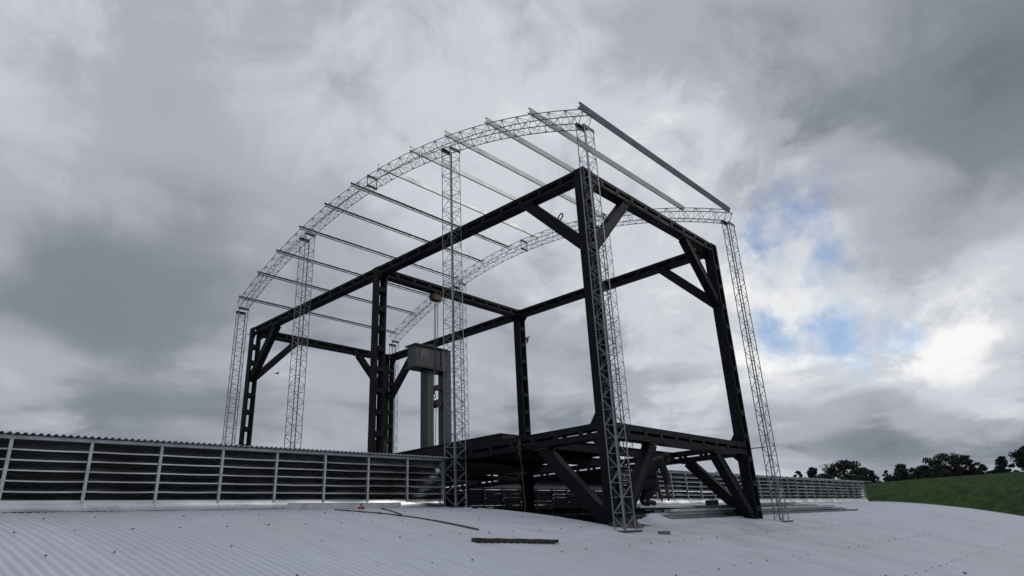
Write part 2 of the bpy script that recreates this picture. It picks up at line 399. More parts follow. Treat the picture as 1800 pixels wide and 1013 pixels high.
# ------------------------------------------------------------------ ridge ventilators with louvres
def louvre_wall(root, xs, ym, sgn, metal=GALV):
    """posts at xs, wall plane ym; sgn -1 faces -y"""
    def zb(x): return ZR + SL*x - (ym-YR)**2/KR
    for x in xs:
        z = zb(x)
        b = MB().box(x-0.018, x+0.018, min(ym+sgn*0.03, ym-sgn*0.03), max(ym+sgn*0.03, ym-sgn*0.03), z+0.0, z+0.97)
        b.box(x-0.024, x-0.016, min(ym+sgn*0.036, ym), max(ym+sgn*0.036, ym), z, z+0.96)
        b.build('post', GALV_D, root)
    for a, b in zip(xs[:-1], xs[1:]):
        x0, x1 = a+0.002, b-0.002; L_ = x1-x0
        for k in range(-1, 5):
            zo = 0.155 + 0.133*(k+1) - 0.01
            mb = MB()
            jit = random.uniform(-.004, .004); sag = random.uniform(0, .008); tw = random.uniform(-.012, .010)
            n = 4
            for i in range(n):
                xa, xb = x0+L_*i/n, x0+L_*(i+1)/n
                sa = -sag*math.sin(math.pi*i/n); sb = -sag*math.sin(math.pi*(i+1)/n)
                za, zb_ = zb(xa)+zo+jit+sa, zb(xb)+zo+jit+sb
                yo = ym+sgn*0.020; yi = ym-sgn*0.115; t = 0.0025
                # lip, then the blade sloping inwards and up
                mb.quadbox([(xa, yo, za-0.018), (xb, yo, zb_-0.018), (xb, yo-sgn*t, zb_-0.018), (xa, yo-sgn*t, za-0.018),
                            (xa, yo, za), (xb, yo, zb_), (xb, yo-sgn*t, zb_), (xa, yo-sgn*t, za)])
                mb.quadbox([(xa, yo-sgn*t, za-0.0005), (xb, yo-sgn*t, zb_-0.0005), (xb, yi, zb_+0.108+tw), (xa, yi, za+0.108+tw),
                            (xa, yo-sgn*t, za-0.004), (xb, yo-sgn*t, zb_-0.004), (xb, yi, zb_+0.1045+tw), (xa, yi, za+0.1045+tw)])
            mb.build('louvre_blade', metal, root)
        # sloping flashing panel at the foot, slightly oil-canned
        mb = MB(); n = 8; rows = 5; base = 0
        bulge = random.uniform(-0.004, 0.010)
        for j in range(rows):
            t = j/(rows-1)
            for i in range(n+1):
                x = x0 + L_*i/n
                mb.v.append((x, ym + sgn*(0.022 + 0.075*(1-t)**1.9) - sgn*bulge*math.sin(math.pi*i/n)*math.sin(math.pi*t), zb(x) + 0.008 + 0.147*t))
        for j in range(rows-1):
            for i in range(n):
                q = j*(n+1)+i; mb.f.append((q, q+1, q+n+2, q+n+1))
        mb.build('flashing_panel', metal, root, smooth=True)
    # head rail and sill angle, in one length
    xa, xb = xs[0], xs[-1]
    MB().bar((xa, ym+sgn*0.01, zb(xa)+0.955), (xb, ym+sgn*0.01, zb(xb)+0.955), 0.05, 0.045).build('head_rail', GALV_D, root)
def vent_roof(root, xa, xb, ya, yb, over, rise, name='roof_sheet', ns=6):
    """corrugated sheet arched from wall to wall with small eaves"""
    x = np.arange(xa, xb+1e-6, PITCH_C/ns); yv = np.linspace(ya-over, yb+over, 14); nx = len(x); v = []; f = []
    mid = (YM+YM2)/2; half = (YM2-YM)/2
    for y in yv:
        t = (y-mid)/half
        for xx in x: v.append((xx, y, ZR - (YM-YR)**2/KR + SL*xx + 1.00 + rise*(1-t*t) + 0.016*math.cos(2*math.pi*xx/PITCH_C)))
    for j in range(len(yv)-1):
        for i in range(nx-1): q = j*nx+i; f.append((q, q+1, q+nx+1, q+nx))
    me = bpy.data.meshes.new(name); me.from_pydata(v, [], f); me.materials.append(GALV_D); me.polygons.foreach_set('use_smooth', [True]*len(f))
    return link(name, me, root)
BAY = 0.9385
VL = thing('ridge_ventilator', 'galvanised louvred ridge ventilator on the left, ending at the steel frame', 'roof vent', (0, 0, 0), 'ridge ventilators')
louvre_wall(VL, [-0.41 - BAY*k for k in range(13)][::-1], YM, -1)
vent_roof(VL, -11.7, -0.30, YM, YM2, 0.12, 0.05)
mb = MB(); b = 0
for x0, x1 in ((-11.7, -0.4),):
    mb.box(x0, x1, YM2-0.02, YM2+0.02, ZR-0.3, ZR-0.14+0.96)
mb.build('rear_wall', GALV_D, VL)
MB().box(-0.39, 6.16, YM2-0.02, YM2+0.02, ZR-0.3, ZR-0.14+0.93).build('closing_sheet', STEEL, VL)
VR = thing('ridge_ventilator', 'galvanised louvred ridge ventilator running to the gable end on the right', 'roof vent', (0, 0, 0), 'ridge ventilators')
louvre_wall(VR, [6.20 + BAY*k for k in range(25)], YM, -1)
louvre_wall(VR, [6.20 + BAY*k for k in range(13)], YM2, 1, GALV_SHADE)
vent_roof(VR, 6.10, 29.9, YM, YM2, 0.12, 0.05)
mb = MB(); mb.box(18.6, 28.7, YM2-0.02, YM2+0.02, ZR-0.3, ZR+0.9); mb.build('rear_wall', GALV_D, VR)
mb = MB(); mb.box(28.70, 28.74, YM+0.1, YM2-0.1, ZR-0.2, ZR+1.07); mb.build('end_wall', GALV_D, VR)
# the sheet of the old ventilator roof still spanning into the frame
OS = thing('loose_roof_sheet', 'dull grey sheet bridging from the left ventilator under the deck', 'sheet', (0, 0, 0))
mb = MB(); n = 10
for j in range(4):
    for i in range(n+1):
        x = -0.22 + 2.6*i/n; y = YM-0.05 + 0.9*j
        mb.v.append((x, y, ZR-(YM-YR)**2/KR + 0.98 + 0.02*j - 0.03*math.sin(i*0.8) - 0.012*i))
for j in range(3):
    for i in range(n): q = j*(n+1)+i; mb.f.append((q, q+1, q+n+2, q+n+1))
mb.build('sheet', GALV_D, OS, smooth=True)

# ------------------------------------------------------------------ dark steel frame
FR = thing('steel_gantry', 'dark two-storey steel frame of battened box columns and beams on the roof', 'steel frame', (0, 0, 0))
CXW, CYW = 0.30, 0.25
FW, FL1, FL = 6.0, 7.15, 14.36
TF = 0.012
BATTEN_C = MB().box(-0.12, 0.12, -0.004, 0.004, -0.0625, 0.0625).mesh('batten', STEEL_B)
BATTEN_BX = MB().box(-0.055, 0.055, -0.004, 0.004, -0.075, 0.075).mesh('batten', STEEL_B)
BATTEN_BY = MB().box(-0.004, 0.004, -0.055, 0.055, -0.075, 0.075).mesh('batten', STEEL_B)
def column(x, y, zb, zt):
    """two channels with webs on +-x, battens on +-y; x,y = the corner with least x and y"""
    x1, y1 = x+CXW, y+CYW; m_ = MB(); fl = 0.052
    m_.box(x, x+TF, y, y1, zb, zt); m_.box(x1-TF, x1, y, y1, zb, zt)
    for yy in (y, y1-TF):
        m_.box(x+TF, x+fl, yy, yy+TF, zb, zt); m_.box(x1-fl, x1-TF, yy, yy+TF, zb, zt)
    zs = []; z = zt - 0.66
    while z > zb + 0.2: zs.append(z); z -= 0.555
    for z in zs: m_.box(x+0.03, x+0.27, y1+0.0015, y1+0.0095, z-0.0625, z+0.0625)
    o = m_.build('column', STEEL, FR)
    for z in zs: link('batten', BATTEN_C, o, (x+CXW/2, y-0.0055, z))
    MB().box(x-0.002, x1+0.002, y-0.002, y1+0.002, zt, zt+0.010).build('cap_plate', STEEL, o)
    return o
def beam_x(x0, x1, y, zt, h, name='beam', front=True, closed=False):
    y1 = y+CYW; zb = zt-h; m_ = MB(); fl = h*(0.335 if h < 0.25 else 0.40)
    m_.box(x0, x1, y, y1, zt-TF, zt); m_.box(x0, x1, y, y1, zb, zb+TF)
    for yy in (y, y1-TF):
        m_.box(x0, x1, yy, yy+TF, zb+TF, zb+fl); m_.box(x0, x1, yy, yy+TF, zt-fl, zt-TF)
    xs = []; x = x0 + 0.36
    while x < x1-0.2: xs.append(x); x += 0.585
    if closed: m_.box(x0, x1, y1-TF-0.012, y1-TF-0.003, zb+TF+0.002, zt-TF-0.002)
    for x in xs: m_.box(x-0.055, x+0.055, y1+0.0015, y1+0.0095, zt-h/2-0.075, zt-h/2+0.075)
    o = m_.build(name, STEEL, FR)
    if front:
        for x in xs: link('batten', BATTEN_BX, o, (x, y-0.0055, zt-h/2))
    return o
def beam_y(y0, y1, x, zt, h, name='beam', front=True):
    x1 = x+CYW; zb = zt-h; m_ = MB(); fl = h*(0.335 if h < 0.25 else 0.40)
    m_.box(x, x1, y0, y1, zt-TF, zt); m_.box(x, x1, y0, y1, zb, zb+TF)
    for xx in (x, x1-TF):
        m_.box(xx, xx+TF, y0, y1, zb+TF, zb+fl); m_.box(xx, xx+TF, y0, y1, zt-fl, zt-TF)
    ys_ = []; y = y0 + 0.36
    while y < y1-0.2: ys_.append(y); y += 0.585
    for y in ys_: m_.box(x1+0.0015, x1+0.0095, y-0.055, y+0.055, zt-h/2-0.075, zt-h/2+0.075)
    o = m_.build(name, STEEL, FR)
    if front:
        for y in ys_: link('batten', BATTEN_BY, o, (x-0.0055, y, zt-h/2))
    return o
XB = FW-CXW; YC = FL-CYW; YM_ = FL1-CYW/2
colpos = {'A': (0, 0), 'B': (XB, 0), 'M1': (0, YM_), 'M2': (XB, YM_), 'C': (0, YC), 'D': (XB, YC)}
for k, (x, y) in colpos.items():
    column(x, y, (0.05 if k not in 'AB' else roof_z(x, y)-1.2), Z0)
TOPH, DKH, ZD = 0.235, 0.28, Z0-5.27
BXL = 0.02                                                # beams along y sit 2 cm inside the columns' outer face
for zt, h in ((Z0-0.004, TOPH), (ZD, DKH)):
    for y in (0.003, YM_+0.003, YC+0.003): beam_x(CXW+0.001, XB-0.001, y, zt, h, closed=(zt == ZD and y < 1))
    for x in (0.003, FW-CYW-0.003):
        beam_y(CYW+0.001, YM_-0.001, x, zt, h); beam_y(YM_+CYW+0.001, YC-0.001, x, zt, h)
def brace(p, q, plane, w=0.20, d=0.20, name='brace'):
    """H-section strut in the plane given ('x': plane of constant x)"""
    p = Vector(p); q = Vector(q); dr = (q-p).normalized()
    nrm = Vector((1, 0, 0)) if plane == 'x' else Vector((0, 1, 0))
    side = dr.cross(nrm).normalized()
    m_ = MB()
    for s_ in (-1, 1):                                      # flanges
        o_ = side*(s_*(w/2-0.006)); m_.bar(p+o_, q+o_, 0.012, d, nrm) if False else m_.quadbox([*(c + o_ + side*a + nrm*b for c in (p,) for a, b in ((-.006, -d/2), (.006, -d/2), (.006, d/2), (-.006, d/2))), *(c + o_ + side*a + nrm*b for c in (q,) for a, b in ((-.006, -d/2), (.006, -d/2), (.006, d/2), (-.006, d/2)))])
    for s_ in (-1, 1):                                      # side plates close the box, set in a little
        o_ = nrm*(s_*(d/2-0.018)); e = w/2-0.0125
        m_.quadbox([*(p + o_ + side*a + nrm*b for a, b in ((-e, -.005), (e, -.005), (e, .005), (-e, .005))), *(q + o_ + side*a + nrm*b for a, b in ((-e, -.005), (e, -.005), (e, .005), (-e, .005)))])
    return m_.build(name, STEEL, FR)
ya, yb_, xa_, xb_ = 0.125, YC+0.125, 0.127, FW-0.127
def T(z): return z + Z0
braces = [((xa_, 1.62, T(-.24)), (xa_, .20, T(-1.70)), 'x'), ((1.66, ya, T(-.24)), (.28, ya, T(-1.70)), 'y'), ((4.34, ya, T(-.24)), (5.72, ya, T(-1.70)), 'y'),
          ((xb_, 1.62, T(-.24)), (xb_, .20, T(-1.68)), 'x'), ((xa_, YC-1.4, T(-.24)), (xa_, YC+.03, T(-1.78)), 'x'), ((1.66, yb_, T(-.24)), (.28, yb_, T(-1.70)), 'y'),
          ((4.34, yb_, T(-.24)), (5.72, yb_, T(-1.70)), 'y'), ((xb_, YC-1.4, T(-.24)), (xb_, YC+.03, T(-1.70)), 'x'),
          # struts under the deck
          ((xa_, 1.64, T(-5.56)), (xa_, .16, T(-7.05)), 'x'), ((1.58, ya, T(-5.56)), (.26, ya, T(-7.05)), 'y'), ((4.24, ya, T(-5.56)), (5.74, ya, T(-7.05)), 'y'), ((xb_, 1.64, T(-5.56)), (xb_, .16, T(-7.05)), 'x')]
for i, (p, q_, pl) in enumerate(braces):
    o = brace(p, q_, pl, 0.235 if pl == 'x' else 0.20)
    zz = p[2]-0.004
    MB().box(p[0]-(.11 if pl == 'x' else .17), p[0]+(.11 if pl == 'x' else .17), p[1]-(.17 if pl == 'x' else .11), p[1]+(.17 if pl == 'x' else .11), zz-.016, zz+.0015).build('end_plate', RUST, o)
    if i in (0, 1):                                         # lifting eyes on the two struts at the near corner
        t = 0.50; c = Vector(p).lerp(Vector(q_), t); up = (Vector(q_)-Vector(p)).normalized().cross(Vector((1, 0, 0)) if pl == 'x' else Vector((0, 1, 0)))
        if up.z < 0: up = -up
        ax = (Vector(q_)-Vector(p)).normalized(); cc = c + up*0.19
        MB().tube([cc + up*0.085*math.cos(a) + ax*0.05*math.sin(a) for a in np.linspace(0, 2*math.pi, 15)], 0.015, 6).build('lifting_eye', PLATE, o)
def gusset(pts, axis, a, b): MB().prism(pts, axis, a, b).build('gusset', STEEL, FR)
for k, (x, y) in colpos.items():
    g = 0.17
    for zt, h in ((Z0, TOPH), (ZD, DKH)):
        lo = zt-h-0.003; xin, sx = (x+CXW, 1) if x < 3 else (x, -1)
        gg = [(xin+sx*0.001, lo), (xin+sx*g, lo), (xin+sx*0.001, lo-g)]
        for yy in (y+0.04, y+CYW-0.05): gusset(gg, 1, yy, yy+0.012)
        for sy, on in ((1, k not in 'CD'), (-1, k not in 'AB')):
            if not on: continue
            yin = y+CYW if sy > 0 else y
            gp = [(yin+sy*0.001, lo), (yin+sy*g, lo), (yin+sy*0.001, lo-g)]
            xo = 0.04 if x < 3 else CXW-0.20
            for xx in (x+xo, x+xo+0.15): gusset(gp, 0, xx, xx+0.012)
        if zt == ZD:                                        # stiffeners standing on the deck beams
            gp = [(y+CYW+0.001, zt+0.002), (y+CYW+0.22, zt+0.002), (y+CYW+0.001, zt+0.30)]
            if k in 'AB': gusset(gp, 0, x+0.10, x+0.115)
            gx = [(xin+sx*0.001, zt+0.002), (xin+sx*0.14, zt+0.002), (xin+sx*0.001, zt+0.2)]
            gusset(gx, 1, y+0.1, y+0.115)
# floor joists between the deck beams
for y in (1.9, 3.6, 5.3, 9.0, 10.8, 12.5):
    m_ = MB(); z1 = ZD-0.02; x0, x1 = CYW+0.005, FW-CYW-0.005
    m_.box(x0, x1, y, y+0.1, z1-0.01, z1); m_.box(x0, x1, y, y+0.1, z1-0.2, z1-0.19); m_.box(x0, x1, y+0.045, y+0.055, z1-0.19, z1-0.01)
    m_.build('joist', STEEL, FR)
for x in ():
    m_ = MB(); z1 = ZD-0.225; m_.box(x, x+0.12, CYW+0.02, YC-0.02, z1-0.01, z1-0.002); m_.box(x, x+0.12, CYW+0.02, YC-0.02, z1-0.2, z1-0.19); m_.box(x+0.055, x+0.065, CYW+0.02, YC-0.02, z1-0.19, z1-0.01)
    m_.build('joist', STEEL, FR)
# thin ties from the frame to the lattice columns
for p, q_ in (((6.0, 0.03, ZD-0.12), (6.12, -0.3, ZD-0.12)), ((0.0, YC+0.1, Z0-0.25), (-0.12, YC+0.2, Z0-0.22))):
    MB().rod(p, q_, 0.012).build('tie_rod', PLATE, FR)
# stacked floor plates on the deck
PLATES = [(0.40, 3.0, 4.6, 13.4, 0.0), (0.62, 3.25, 4.4, 12.9, 0.135)]
for i, (x, y, x1, y1, dz) in enumerate(PLATES):
    lab = ('long rusty floor plate lying on the deck beams', 'upper floor plate resting on the rusty plate on the deck')[i]
    r = thing('floor_plate', lab, 'steel plate', (0, 0, ZD+0.004+dz), 'floor plates on the deck')
    m_ = MB(); m_.box(x, x1, y, y1, 0.115, 0.13); m_.build('plate', STEEL if i else RUST, r)
    m_ = MB(); m_.box(x, x+0.06, y+0.02, y1, 0, 0.113); m_.build('edge_rib', STEEL, r)
    m_ = MB(); m_.box(x+0.062, x1, y+0.01, y+0.05, 0, 0.113); m_.build('edge_rib', RUST, r)
    for xx in np.linspace(x+0.9, x1-0.05, 4): MB().box(xx, xx+0.04, y+0.052, y1, 0.0, 0.113).build('rib', STEEL, r)

# ------------------------------------------------------------------ lattice columns, arched trusses, purlins
RC, AYC, AZC = 17.341, 7.09, -14.491 + Z0
R_TOP, R_BOT = RC-0.135, RC-0.135-0.315
def arch_pt(y, r): return AZC + math.sqrt(r*r - (y-AYC)**2)
XQ = (-0.43, -0.10); XRr = (6.10, 6.43)
CH, LR = 0.022, 0.0062
def lattice_column(xs, ys_, label, base_dirt=False):
    x0, x1 = xs; y0, y1 = ys_; ym = (y0+y1)/2
    zb = roof_z((x0+x1)/2, ym) + 0.012
    if ym > 3.95: zb = ZD-2.0
    r = thing('lattice_column', label, 'lattice column', ((x0+x1)/2, ym, zb), 'galvanised lattice columns'); r['kind'] = 'thing'
    zt = min(arch_pt(y0, R_BOT), arch_pt(y1, R_BOT)) - 0.02 - zb
    hx, hy = (x1-x0)/2, (y1-y0)/2
    for sx in (-1, 1):
        for sy in (-1, 1):
            ze = arch_pt(ym+sy*hy, R_BOT) - zb - 0.02
            a, b = sx*hx, sy*hy; m_ = MB(); t = 0.0035       # small angle section, legs turned inwards
            m_.box(min(a, a-sx*CH), max(a, a-sx*CH), min(b, b-sy*t), max(b, b-sy*t), 0, ze)
            m_.box(min(a, a-sx*t), max(a, a-sx*t), min(b-sy*t, b-sy*CH), max(b-sy*t, b-sy*CH), 0, ze)
            m_.build('chord', LATT, r)
    m_ = MB(); n = int(zt/0.235); st = zt/n; e = 0.006
    for face in range(4):
        if face == 0: P = lambda t, z: (-hx+2*hx*t, -hy+e, z)
        elif face == 1: P = lambda t, z: (-hx+2*hx*t, hy-e, z)
        elif face == 2: P = lambda t, z: (-hx+e, -hy+2*hy*t, z)
        else: P = lambda t, z: (hx-e, -hy+2*hy*t, z)
        flip = face in (1, 3)
        for i in range(n):
            a, b = (0.03, 0.97) if (i % 2 == 0) != flip else (0.97, 0.03)
            m_.rod(P(a, i*st+0.01), P(b, (i+1)*st-0.01), LR, 4)
            if i % 2 == (1 if flip else 0) and i > 0: m_.rod(P(0.02, i*st+0.035), P(0.98, i*st+0.035), LR*0.9, 4)
    m_.build('lacing', LATT, r, kind='stuff')
    if ym < 3.95:
        MB().box(-hx-0.10, hx+0.08, -hy-0.07, hy+0.09, -0.030, -0.002).build('base_plate', PLATE, r)
    # dark seat angles under the truss
    for sy in (-1, 1):
        ze = arch_pt(ym+sy*hy, R_BOT) - zb; y_ = sy*hy
        m_ = MB(); m_.box(-hx-0.012, hx+0.012, y_-0.006, y_+0.006, ze-0.085, ze-0.004); m_.box(-hx-0.012, hx+0.012, min(y_, y_-sy*0.05), max(y_, y_-sy*0.05), ze-0.0035, ze-0.0)
        m_.build('seat_angle', PLATE, r)
    return r
YQ = [(-0.43, -0.22), (3.59, 3.91), (10.30, 10.65), (14.41, 14.62)]
LBL_L = ['tall lattice column standing on the roof before the nearest dark corner column', 'lattice column at the cut end of the left ventilator, beside the hoist ropes',
         'lattice column rising behind the left ventilator, second from the left end', 'leftmost lattice column, behind the ventilator next to the far corner column']
LBL_R = ['rightmost lattice column, leaning clear of the frame on the open roof', 'lattice column seen just behind the nearest dark corner column',
         'far lattice column seen right beside the column at the ventilator end', 'small far lattice column seen behind the dark middle column']
lat = []
for i, yy in enumerate(YQ):
    lattice_column(XQ, yy, LBL_L[i]); lattice_column(XRr, yy, LBL_R[i])
def arch(xs, label):
    x0, x1 = xs; xm = (x0+x1)/2
    r = thing('arched_truss', label, 'roof truss', (0, 0, 0), 'arched roof trusses')
    a0, a1 = -0.43, 14.62
    def ang(y): return math.asin((y-AYC)/R_TOP)
    th0, th1 = ang(a0), ang(a1); n = 44
    def pt(th, R, x): return (x, AYC + R*math.sin(th), AZC + R*math.cos(th))
    for x in (x0+0.011, x1-0.011):
        for R in (R_TOP, R_BOT):
            m_ = MB(); m_.tube([pt(th0+(th1-th0)*i/n, R, x) for i in range(n+1)], 0.0125, 4); m_.build('chord', LATT, r)
    m_ = MB(); N_ = 64
    for i in range(N_):
        ta, tb = th0+(th1-th0)*i/N_, th0+(th1-th0)*(i+1)/N_
        for x in (x0+0.012, x1-0.012):
            A, B = (R_TOP, R_BOT) if (i % 2 == 0) else (R_BOT, R_TOP)
            m_.rod(pt(ta, A, x), pt(tb, B, x), LR, 4)
            if i % 2 == 0: m_.rod(pt(ta, R_TOP, x), pt(ta, R_BOT, x), LR, 4)
        for R in (R_TOP-0.012, R_BOT+0.012):
            u, v = (x0, x1) if (i % 2 == 0) else (x1, x0)
            m_.rod(pt(ta, R, u), pt(tb, R, v), LR, 4)
            if i % 2 == 0: m_.rod(pt(ta, R, x0), pt(ta, R, x1), LR, 4)
    for e in (th0, th1):
        for x in (x0+.012, x1-.012): m_.rod(pt(e, R_TOP, x), pt(e, R_BOT-0.02, x), 0.011, 4)
    m_.build('lacing', LATT, r, kind='stuff')
    th = 0.0                                                # splice plates at mid-span
    for R, s_ in ((R_TOP, 1), (R_BOT, -1)):
        p = pt(th, R, x0); MB().box(x0-0.01, x1+0.01, p[1]-0.006, p[1]+0.006, p[2]-0.04, p[2]+0.04).build('splice_plate', PLATE, r)
    for x in (x0, x1): MB().rod(pt(th, R_TOP, x), pt(th, R_BOT, x), 0.013, 4).build('splice_post', PLATE, r)
    return r
arch(XQ, 'arched lattice truss on the near left side, the long one carrying the purlins')
arch(XRr, 'arched lattice truss on the far side, seen through the dark frame')
def purlin_mesh(name, material):
    H, B, t, lip = 0.125, 0.055, 0.004, 0.018
    # C-section: y across (web at y=0, open side +y), z up from 0
    m_ = MB(); L_ = 6.87
    m_.box(0, L_, 0, t, 0, H); m_.box(0, L_, t, B, 0, t); m_.box(0, L_, t, B, H-t, H); m_.box(0, L_, B-t, B, t, t+lip); m_.box(0, L_, B-t, B, H-t-lip, H-t)
    return m_.mesh(name, material)
PM = {k: purlin_mesh('purlin', v) for k, v in (('l', GALV_P), ('t', GALV_T), ('d', GALV_D))}
PY = [-0.429, 0.908, 2.253, 3.694, 5.096, 6.529, 7.910, 9.299, 10.745, 12.134, 13.318, 14.556]
ordw = ['first', 'second', 'third', 'fourth', 'fifth', 'sixth', 'seventh', 'eighth', 'ninth', 'tenth', 'eleventh', 'last']
for i, y in enumerate(PY):
    th = math.asin((y-AYC)/(RC))
    key = 't' if i in (0,) else ('l' if i < 6 else 'd')
    lab = 'galvanised C purlin on the arches, %s from the high right-hand end' % ordw[i]
    if i == 0: lab = 'blue-grey C purlin overhanging the right-hand end of the arches, first and outermost'
    if i == 11: lab = 'galvanised C purlin at the low left-hand end of the arches, outermost'
    R0 = RC-0.1245
    o = link('purlin', PM[key], None, (-0.45 + random.uniform(-.03, .03), AYC + R0*math.sin(th), AZC + R0*math.cos(th)), (-th, 0, 0 if i < 6 else math.pi), lab, 'purlin', 'purlins across the arches')
    if i >= 6: o.rotation_mode = 'XYZ'; o.matrix_world = Matrix.Translation((-0.45+6.87, AYC + R0*math.sin(th), AZC + R0*math.cos(th))) @ Matrix.Rotation(-th, 4, 'X') @ Matrix.Rotation(math.pi, 4, 'Z')

# ------------------------------------------------------------------ things on the deck
PR = thing('press_machine', 'grey press machine with boxed head, two legs and pulleys standing on the deck', 'machine', (0, 0, 0))
m_ = MB(); m_.box(2.13, 3.30, 8.02, 8.40, T(-2.26), T(-1.63)); hd = m_.build('head_box', MACH, PR)
MB().box(2.08, 3.36, 7.96, 8.48, T(-1.628), T(-1.59)).build('top_flange', MACHD, hd)
MB().box(2.08, 3.36, 7.96, 8.48, T(-2.30), T(-2.262)).build('bottom_flange', MACHD, hd)
MB().box(2.30, 2.62, 8.008, 8.017, T(-2.10), T(-1.72)).build('label_plate', LABEL, hd)
MB().box(2.36, 2.56, 8.002, 8.006, T(-2.00), T(-1.965)).build('nameplate_line', MACHD, hd)
MB().box(2.40, 2.52, 8.002, 8.006, T(-2.06), T(-2.04)).build('nameplate_line', MACHD, hd)
BOLT = MB().rod((0, 0, 0), (0, -.018, 0), .016, 6).mesh('bolt', MACHD)
for x in np.linspace(2.2, 3.22, 8):
    for zz in (-1.67, -2.225): link('bolt', BOLT, hd, (x, 8.019, T(zz)))
for x in (2.90, 3.10): MB().box(x, x+0.07, 8.00, 8.017, T(-2.24), T(-1.65)).build('stiffener', MACHD, hd)
for x0, x1, nm in ((2.66, 2.90, 'leg'), (3.36, 3.60, 'leg')):
    zt_ = -2.302 if x0 < 3 else -1.55
    m_ = MB(); m_.box(x0, x1, 8.10, 8.13, T(-5.0), T(zt_)); m_.box(x0, x1, 8.40, 8.43, T(-5.0), T(zt_)); 
    o = m_.build(nm, MACH, PR); MB().box(x0, x0+0.02, 8.131, 8.399, T(-5.0), T(zt_)).build('web', MACHD, o)
def disc(x, y, z, r, w, name, mt, par):
    MB().rod((x, y, z), (x, y+w, z), r, 20).build(name, mt, par)
disc(3.12, 8.42, T(-1.56), 0.22, 0.12, 'sheave', MACHD, PR)
disc(3.10, 8.14, T(-2.78), 0.085, 0.3, 'pulley', BLACK, PR); disc(3.12, 8.14, T(-3.26), 0.12, 0.3, 'pulley', BLACK, PR)
MB().rod((3.1, 8.4, T(-2.78)), (3.35, 8.4, T(-2.78)), 0.03).build('pulley_arm', MACHD, PR); MB().rod((3.1, 8.4, T(-3.26)), (3.35, 8.4, T(-3.26)), 0.04).build('pulley_arm', MACHD, PR)
MB().rod((3.08, 8.2, T(-3.3)), (2.90, 8.05, T(-4.7)), 0.010).build('cable', BLACK, PR)
DR = thing('steel_drum', 'small rusty drum on the deck at the foot of the dark middle column', 'drum', (0.62, 7.62, T(-5.0)))
m_ = MB(); m_.tube([(0, 0, 0), (0, 0, .06), (0, 0, .065), (0, 0, .2), (0, 0, .21), (0, 0, .36), (0, 0, .37), (0, 0, .40)], [.19, .19, .18, .18, .188, .18, .19, .19], 20); m_.build('shell', RUST, DR, smooth=False)
m_ = MB(); m_.tube([(0.17*math.cos(a), 0.02, 0.40+0.13*math.sin(a)) for a in np.linspace(0, math.pi, 9)], 0.012, 5); m_.build('handle', RUST, DR)

# chain hoist hanging from the middle cross beam
HZ = Z0-TOPH
HO = thing('chain_hoist', 'yellow chain hoist hanging from the middle cross beam with hook', 'hoist', (2.16, FL1, HZ))
m_ = MB(); m_.box(-.13, .13, -.10, .10, -.24, -.05); m_.tube([(-.19, 0, -.15), (-.17, 0, -.15), (.17, 0, -.15), (.19, 0, -.15)], [.05, .10, .10, .05], 12); m_.build('body', YELLOW, HO)
for s_ in (-1, 1): MB().box(s_*.09-.02, s_*.09+.02, -.13, .13, -.05, -.002).build('trolley_clamp', PLATE, HO)
for dx, zl in ((-.05, -3.02), (0.0, -3.02), (.07, -1.55)): MB().rod((dx, -.02, -.24), (dx-0.06*abs(zl)/3, -.02, zl), 0.010, 5).build('chain', PLATE, HO)
m_ = MB(); m_.tube([(-.085 + 0, -.02, -2.98), (-.085, -.02, -3.04)], .03, 8)
m_.tube([(-.085 + .055*math.sin(a), -.02, -3.10 + .055*math.cos(a)) for a in np.linspace(0, 4.4, 12)], .014, 6); m_.build('hook', PLATE, HO)

# rope hanging from the deck edge
RP = thing('hanging_rope', 'brown rope knotted on the deck beam and hanging to the roof', 'rope', (0, 0, 0))
m_ = MB(); m_.tube([(-.035 + .008*math.sin(k*1.7), 2.1 - 0.004*k, T(-5.52) + (roof_z(0, 2.1)-T(-5.52)+.02)*k/14) for k in range(15)], .011, 6); m_.build('rope', ROPE, RP)
m_ = MB(); m_.tube([(-.04, 2.1, T(-5.34)), (-.06, 2.08, T(-5.40)), (-.05, 2.12, T(-5.47)), (-.03, 2.1, T(-5.53)), (-.045, 2.14, T(-5.62)), (-.05, 2.16, T(-5.70))], [.02, .035, .04, .035, .022, .012], 7); m_.build('knot', ROPE, RP)
# scrap of plastic caught on the far column
RG = thing('plastic_scrap', 'black plastic scrap flapping from the far middle column', 'scrap', (FW, YM_, T(-.92)))
m_ = MB(); pts = [(0.0, 0, 0), (0.10, -.02, .03), (0.24, -.03, .09), (0.13, .01, -.02), (0.12, .02, -.10), (0.05, .0, -.22), (0.01, .01, -.12)]
m_.prism([(p[0], p[2]) for p in pts], 1, -0.012, 0.0); m_.build('scrap', BLACK, RG)

# ------------------------------------------------------------------ things lying on the roof
def on_roof(x, y, dz=0.0): return roof_z(x, y) + AMP + dz
o = MB()
n = 12
for i in range(n+1):
    t = i/n; x = -3.80 + 1.17*t; y = -0.42 - 0.37*t; w = 0.060 + 0.004*math.sin(i*1.3); h = 0.042 + 0.003*math.sin(i*2.1+1)
    z = on_roof(x, y, 0.002); dxy = Vector((0.295, 0.955)) * w
    o.v += [(x-dxy.x, y-dxy.y, z), (x+dxy.x, y+dxy.y, z), (x+dxy.x, y+dxy.y, z+h), (x-dxy.x, y-dxy.y, z+h)]
for i in range(n):
    for k in range(4): j = (k+1) % 4; o.f.append((i*4+k, i*4+j, i*4+4+j, i*4+4+k))
o.f.append((3, 2, 1, 0)); o.f.append((n*4, n*4+1, n*4+2, n*4+3))
link('timber_plank', o.mesh('timber_plank', WOOD), None, None, None, 'weathered dark timber plank lying on the pale roof', 'plank')
